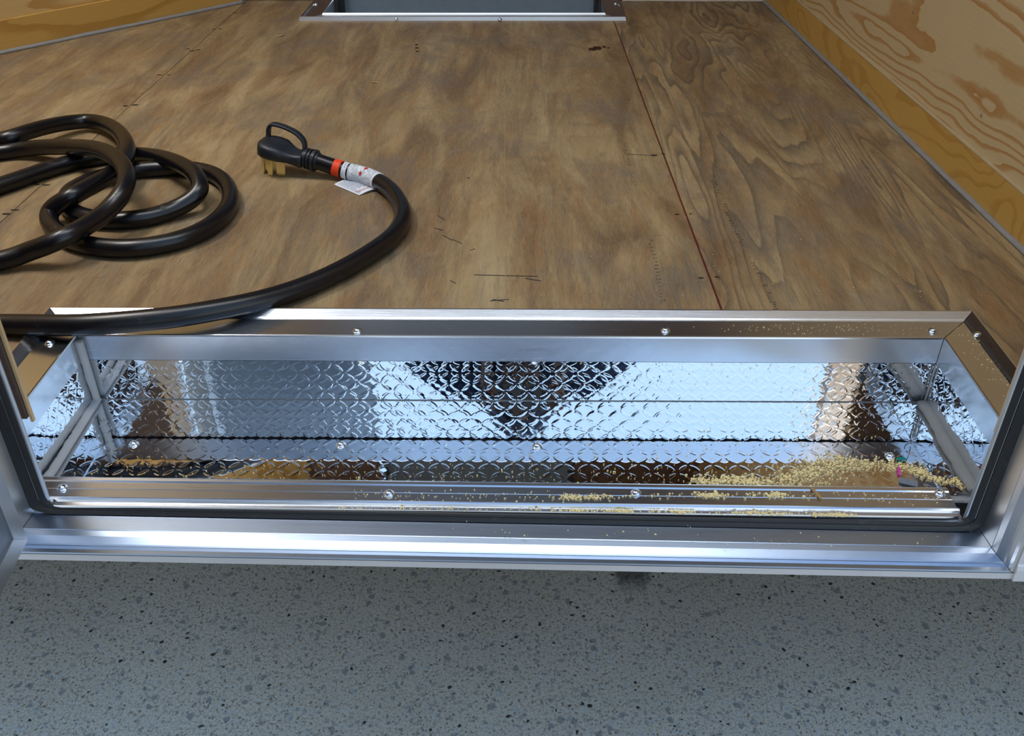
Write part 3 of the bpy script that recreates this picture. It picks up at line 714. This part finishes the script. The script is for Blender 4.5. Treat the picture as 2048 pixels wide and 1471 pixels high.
g.mk('fine_print', M_INK, cord)
def text(body, size, mat, origin, xdir, ydir, parent, name):
    c = bpy.data.curves.new(name, 'FONT'); c.body = body; c.size = size; c.align_x = 'CENTER'; c.align_y = 'CENTER'
    o = bpy.data.objects.new(name, c); COL.objects.link(o); dg = bpy.context.evaluated_depsgraph_get()
    me = bpy.data.meshes.new_from_object(o.evaluated_get(dg)); bpy.data.objects.remove(o)
    xd = xdir.normalized(); zd = xd.cross(ydir).normalized(); yd = zd.cross(xd)
    for v in me.vertices: v.co = origin+xd*v.co.x+yd*v.co.y+zd*v.co.z
    me.materials.clear(); me.materials.append(mat); o = bpy.data.objects.new(name, me); link(o, parent); return o
# red heading along the flag's right-hand end
text('CAUTION', .0062, M_REDI, fq(.85, .52, .0018), fq(.85, 1)-fq(.85, 0), fq(0, .5)-fq(1, .5), cord, 'red_heading')
# small characters round the white band
sm = (s_w0+s_w1)/2
P_ = cut(sm, sm+.001, 2); t_ = (P_[1]-P_[0]).normalized(); side = t_.cross(UPZ).normalized(); side = side if side.y < 0 else -side; up = side.cross(t_); up = up if up.z > 0 else -up
for ch, an in zip('FT1 40C', (-.15, .13, .41, .69, .86, 1.14, 1.42)):
    if ch == ' ': continue
    nn = side*math.cos(an)+up*math.sin(an); xd = -side*math.sin(an)+up*math.cos(an)
    yd = nn.cross(xd)
    text(ch, .0042, M_INK, P_[0]+nn*(RC+.0010), xd, yd, cord, 'band_letter')

# ---- plug
def ring(u, hw, z0, z1, n=24, e=.55, vc=0.0):
    """rounded-rectangle section at u: half width hw, from z0 to z1"""
    o = []; zc = (z0+z1)/2; hh = (z1-z0)/2
    for k_ in range(n):
        a = 2*PI*k_/n; c_, s_ = math.cos(a), math.sin(a)
        o.append(q3(u, vc+hw*math.copysign(abs(c_)**e, c_), zc+hh*math.copysign(abs(s_)**e, s_)))
    return o
secs = [(-.0265, .008, -.006, .006), (-.0258, .014, -.0085, .010), (-.0230, .0195, -.0100, .0118), (-.0160, .0245, -.0105, .0125), (-.0050, .0268, -.0105, .0125), (.0060, .0255, -.0105, .0115), (.0130, .0215, -.0105, .0085), (.0200, .0180, -.0110, .0060), (.0280, .0165, -.0120, .0050), (.0370, .0165, -.0130, .0060), (.0430, .0165, -.0135, .0075), (.0450, .0150, -.0125, .0065)]
plug_body = G().loft([ring(*s_) for s_ in secs]).mk('plug_body', M_PLUG, cord, smooth=True)
rings = []
for u, r in ((.043, .0125), (.047, .0125), (.0475, .0150), (.050, .0150), (.0505, .0128), (.053, .0128), (.0535, .0152), (.056, .0152), (.0565, .0128), (.059, .0128), (.0595, .0160), (.0645, .0160), (.065, .0128), (.069, .0124), (.0695, .0116)):
    rings.append([q3(u, r*math.cos(a), -.001+r*math.sin(a)) for a in np.linspace(0, 2*PI, 25)[:-1]])
G().loft(rings).mk('strain_relief', M_PLUG, cord, smooth=False)
# pull handle arching over the plug
hp = [q3(u, v, z) for u, v, z in ((-.0200, .010, .006), (-.0215, .013, .014), (-.0215, .014, .023), (-.0175, .015, .0290), (-.0090, .015, .0305), (.0040, .015, .0298), (.0180, .0145, .0270), (.0290, .013, .0230), (.0365, .011, .0175), (.0395, .009, .0105), (.0395, .007, .003))]
hp = catmull(hp, 5); rings = []
for i, p_ in enumerate(hp):
    t = (hp[min(i+1, len(hp)-1)]-hp[max(i-1, 0)]).normalized(); b = V_; nn = t.cross(b).normalized()
    rings.append([p_+b*(.0058*math.copysign(abs(math.cos(a))**.6, math.cos(a)))+nn*(.0024*math.copysign(abs(math.sin(a))**.6, math.sin(a))) for a in np.linspace(0, 2*PI, 17)[:-1]])
G().loft(rings).mk('pull_handle', M_PLUG, cord, smooth=True)
# brass prongs standing on the floor
def prong(u, v, wu, wv, tip=0.0, drop=0, zt=-.008):
    top_ = q3(u, v, zt); zlow = .0008+drop
    bx = []
    for z_, k_ in ((top_.z, 1.0), (zlow+.003, 1.0), (zlow, .72)):
        c = Vector((top_.x, top_.y, 0))-U_*.10*(top_.z-z_)
        bx.append([c+U_*(a*wu*k_)+V_*(b*wv*k_)+UPZ*z_ for a, b in ((-1, -1), (1, -1), (1, 1), (-1, 1))])
    return G().loft(bx).mk('prong', M_BRASS, cord, bevel=.0004)
prong(-.0200, -.004, .0018, .0050); prong(-.0080, -.010, .0072, .0014, drop=.006); prong(-.0065, -.0135, .0040, .0012); prong(.0090, -.011, .0068, .0014)

# ------------------------------------------------------------------ debris
rnd = random.Random(11); nr = np.random.RandomState(5)
dv, df = [], []
ico = bmesh.new(); bmesh.ops.create_icosphere(ico, subdivisions=1, radius=1); ico.verts.ensure_lookup_table()
IV = np.array([v.co[:] for v in ico.verts]); IF = [[v.index for v in f.verts] for f in ico.faces]; ico.free()
BV, BF = [], []
def crumb(p_, r):
    V = IV*(1+nr.uniform(-.35, .35, (len(IV), 1)))*np.array([r, r*nr.uniform(.6, 1.1), r*nr.uniform(.5, .9)])
    a = nr.uniform(0, PI); ca, sa = math.cos(a), math.sin(a)
    V = np.stack([V[:, 0]*ca-V[:, 1]*sa, V[:, 0]*sa+V[:, 1]*ca, V[:, 2]], 1)+np.array([p_.x, p_.y, p_.z+r*.4])
    b = sum(len(x) for x in BV); BV.append(V); BF.extend([[b+i for i in f] for f in IF])
def scatter(n, pts, sp, z, r0=.0006, r1=.0016, lim=None, clump=0):
    """n crumbs round a polyline of photo points on level z"""
    P_ = [at(x, y, z) for x, y in pts]; seg = [(P_[i+1]-P_[i]).length for i in range(len(P_)-1)]; tot = sum(seg)
    cen = []
    for _ in range(clump or 0):
        cen.append(nr.uniform(0, 1))
    for _ in range(n):
        t = (nr.choice(cen)+nr.normal(0, .02)) if clump and nr.rand() < .75 else nr.uniform(0, 1)
        t = min(max(t, 0), .9999)*tot; i = 0
        while t > seg[i] and i < len(seg)-1: t -= seg[i]; i += 1
        q = P_[i].lerp(P_[i+1], t/seg[i])
        x = q.x+nr.normal(0, sp[0]); y = q.y+nr.normal(0, sp[1])
        if lim and not (lim[0] < y < lim[1]): continue
        if z < -.02 and not (XL+.01 < x < XR-.006): continue
        crumb(Vector((x, y, z)), nr.uniform(r0, r1)*(1 if nr.rand() > .08 else 1.6))
WL = (.6955, .82)
scatter(560, [(1590, 965), (1620, 945), (1660, 930), (1700, 925)], (.016, .0070), ZB+.0005, .0005, .0013, lim=WL, clump=40)
scatter(230, [(1640, 915), (1720, 925), (1800, 930)], (.012, .0045), ZB+.0005, .0005, .0013, lim=WL, clump=22)
scatter(330, [(1800, 930), (1835, 940), (1860, 955), (1935, 967)], (.005, .0035), ZB+.0005, .0005, .0013, lim=WL, clump=20)
scatter(380, [(1380, 962), (1560, 962)], (.01, .004), ZB+.0005, lim=WL, clump=6)
scatter(260, [(900, 945), (1400, 950), (1700, 900)], (.08, .02), ZB+.0005, .0003, .0009, lim=WL)
scatter(160, [(250, 940), (900, 945)], (.08, .012), ZB+.0005, .0003, .0007, lim=WL)
scatter(260, [(1000, 850), (1700, 850), (1850, 880)], (.08, .035), ZB+.0005, .0002, .0006, lim=(.70, .83))
scatter(420, [(1120, 994), (1400, 990), (1640, 990)], (.004, .0022), -.0735, .0005, .0013, clump=8)
scatter(110, [(700, 990), (1120, 994)], (.01, .005), -.0735, .0003, .0009)
scatter(60, [(1640, 988), (1900, 996)], (.01, .005), -.0735, .0003, .0009)
scatter(520, [(1060, 1019), (1300, 1023), (1500, 1026), (1700, 1030)], (.003, .0010), -.0745, .0005, .0013, clump=14)
scatter(90, [(680, 1016), (1060, 1019)], (.003, .0008), -.0745, .0004, .0009)
scatter(40, [(900, 1060), (1900, 1085)], (.02, .006), -.079, .0004, .0008, lim=(.60, .64))
scatter(150, [(1500, 658), (1700, 660), (1880, 662)], (.03, .008), .0032, .0002, .0006, lim=(.842, .875))
scatter(120, [(1925, 660), (1990, 720), (2030, 780)], (.008, .010), .0032, .0002, .0008)
scatter(300, [(1100, 600), (1500, 560), (1900, 560)], (.10, .09), .0004, .0002, .0006, lim=(.90, 1.5))
V = np.concatenate(BV)
saw = mk('sawdust', V.tolist(), BF, simple('pale_sawdust', (.80, .66, .34), .8, .2, noise=300)); saw['kind'] = 'stuff'
tag(saw, 'pale yellow sawdust crumbs scattered over the diamond plate step and sill', 'sawdust')
def scrap(name, px, py, z, hw, hl, rz, col, label, cat, th=.0006, curl=.0008, rough=.5):
    c = at(px, py, z); g = G(); n = 6; rings = []
    for i in range(n+1):
        t = -1+2*i/n; w = hw*(1-.25*abs(t)**3); zz = curl*(1-t*t)
        rings.append([(-w, t*hl, zz), (w, t*hl, zz+.0003), (w, t*hl, zz+th), (-w, t*hl, zz+th)])
    g.loft(rings); o = g.mk(name, simple(name+'_material', col, rough, .3, noise=200)); o.location = c; o.rotation_euler.z = rz
    return tag(o, label, cat)
scrap('plastic_chip', 1803, 918, ZB+.0012, .0020, .0048, PI/2, (.0, .20, .17), 'tiny teal plastic chip above the sawdust pile at right', 'plastic scrap')
scrap('plastic_shred', 1798, 942, ZB+.0012, .0013, .0068, -.25, (.60, .05, .32), 'tiny bright pink shred below the teal chip', 'plastic scrap')
scrap('grey_flake', 1817, 965, ZB+.0014, .0045, .0085, 1.2, (.16, .19, .23), 'small grey flake by the sill at the right end', 'flake')
scrap('wood_splinter', 1631, 986, -.0725, .0014, .0085, .35, (.36, .22, .08), 'short brown wood splinter lying across the sill edge', 'splinter', th=.001)
scrap('wood_shaving', 750, 165, .0006, .0018, .0055, 1.3, (.55, .38, .20), 'small pale wood shaving on the floor behind the plug', 'wood shaving')
scrap('paper_scrap', 562, 72, .0006, .0030, .0085, 2.4, (.42, .30, .17), 'small curled tan scrap near the left of the far step', 'scrap')

# ------------------------------------------------------------------ photographer outside the doorway (seen only mirrored in the step)
def person():
    root = empty('person', (0.02, -.62, GZ)); tag(root, 'person in dark navy clothes bending down outside the door, holding a phone level', 'person')
    V = [(0, 0, .66), (0, .04, .80), (0, .10, .98), (0, .16, 1.13), (0, .20, 1.17), (0, .25, 1.16), (0, .27, 1.16),
         (-.19, .15, 1.14), (-.27, .30, .98), (-.085, .50, .900), (.19, .15, 1.14), (.27, .30, .98), (.085, .50, .900),
         (-.12, .02, .62), (-.17, .24, .42), (-.16, .10, .09), (-.17, .24, .035), (.12, .02, .62), (.17, .24, .42), (.16, .10, .09), (.17, .24, .035)]
    E_ = [(0, 1), (1, 2), (2, 3), (3, 4), (4, 5), (5, 6), (3, 7), (7, 8), (8, 9), (3, 10), (10, 11), (11, 12), (0, 13), (13, 14), (14, 15), (15, 16), (0, 17), (17, 18), (18, 19), (19, 20)]
    Rr = [.14, .15, .17, .13, .055, .09, .085, .075, .05, .032, .075, .05, .032, .10, .065, .045, .04, .10, .065, .045, .04]
    me = bpy.data.meshes.new('body'); me.from_pydata(V, E_, []); o = bpy.data.objects.new('body', me); link(o, root)
    o.modifiers.new('skin', 'SKIN'); 
    for sv, r in zip(me.skin_vertices[0].data, Rr): sv.radius = (r, r)
    me.skin_vertices[0].data[0].use_root = True
    s = o.modifiers.new('sub', 'SUBSURF'); s.levels = s.render_levels = 2
    me.materials.append(simple('navy_clothes', (.018, .026, .055), .9, .1))
    skin = simple('skin', (.20, .12, .09), .6, .3)
    # head, cap of hair, hands with fingers round the phone
    def ell(name, c, r, mat, par, seg=24):
        bm = bmesh.new(); bmesh.ops.create_uvsphere(bm, u_segments=seg, v_segments=seg//2, radius=1)
        for v in bm.verts: v.co = Vector((c[0]+v.co.x*r[0], c[1]+v.co.y*r[1], c[2]+v.co.z*r[2]))
        m_ = bpy.data.meshes.new(name); bm.to_mesh(m_); bm.free(); m_.polygons.foreach_set('use_smooth', [True]*len(m_.polygons)); m_.materials.append(mat)
        o = bpy.data.objects.new(name, m_); link(o, par); return o
    hd = ell('head', (0, .30, 1.12), (.078, .095, .115), skin, root); ell('hood', (0, .292, 1.133), (.094, .104, .116), simple('dark_hood', (.016, .022, .045), .6, .3), hd)
    ell('nose', (0, .402, 1.105), (.013, .02, .02), skin, hd)
    for s_ in (-1, 1):
        ell('ear', (s_*.08, .295, 1.115), (.012, .02, .03), skin, hd); ell('eye', (s_*.03, .388, 1.13), (.013, .012, .008), M_DARK, hd)
        h = ell('hand', (s_*.088, .535, .90), (.016, .035, .042), skin, root)
        for k_ in range(4):
            zz = .872+.018*k_; L_ = (.9, 1, .95, .8)[k_]
            pth = catmull([Vector((s_*.088, .545, zz)), Vector((s_*.090, .575, zz)), Vector((s_*.082, .600+.006*L_, zz)), Vector((s_*.064, .603+.004*L_, zz))], 4)
            tube(pth, .0078, 'finger', skin, h, 10)
        pth = catmull([Vector((s_*.085, .53, .91)), Vector((s_*.078, .545, .93)), Vector((s_*.055, .566, .92))], 4); tube(pth, .009, 'thumb', skin, h, 10)
    return root
pers = person()
ph = empty('phone', (0, -.03, .50)); tag(ph, 'black phone held level by the bending person', 'phone')
G().box(-.075, .075, -.032, -.024, .482, .556).mk('phone_body', M_PLUG, ph, bevel=.004)
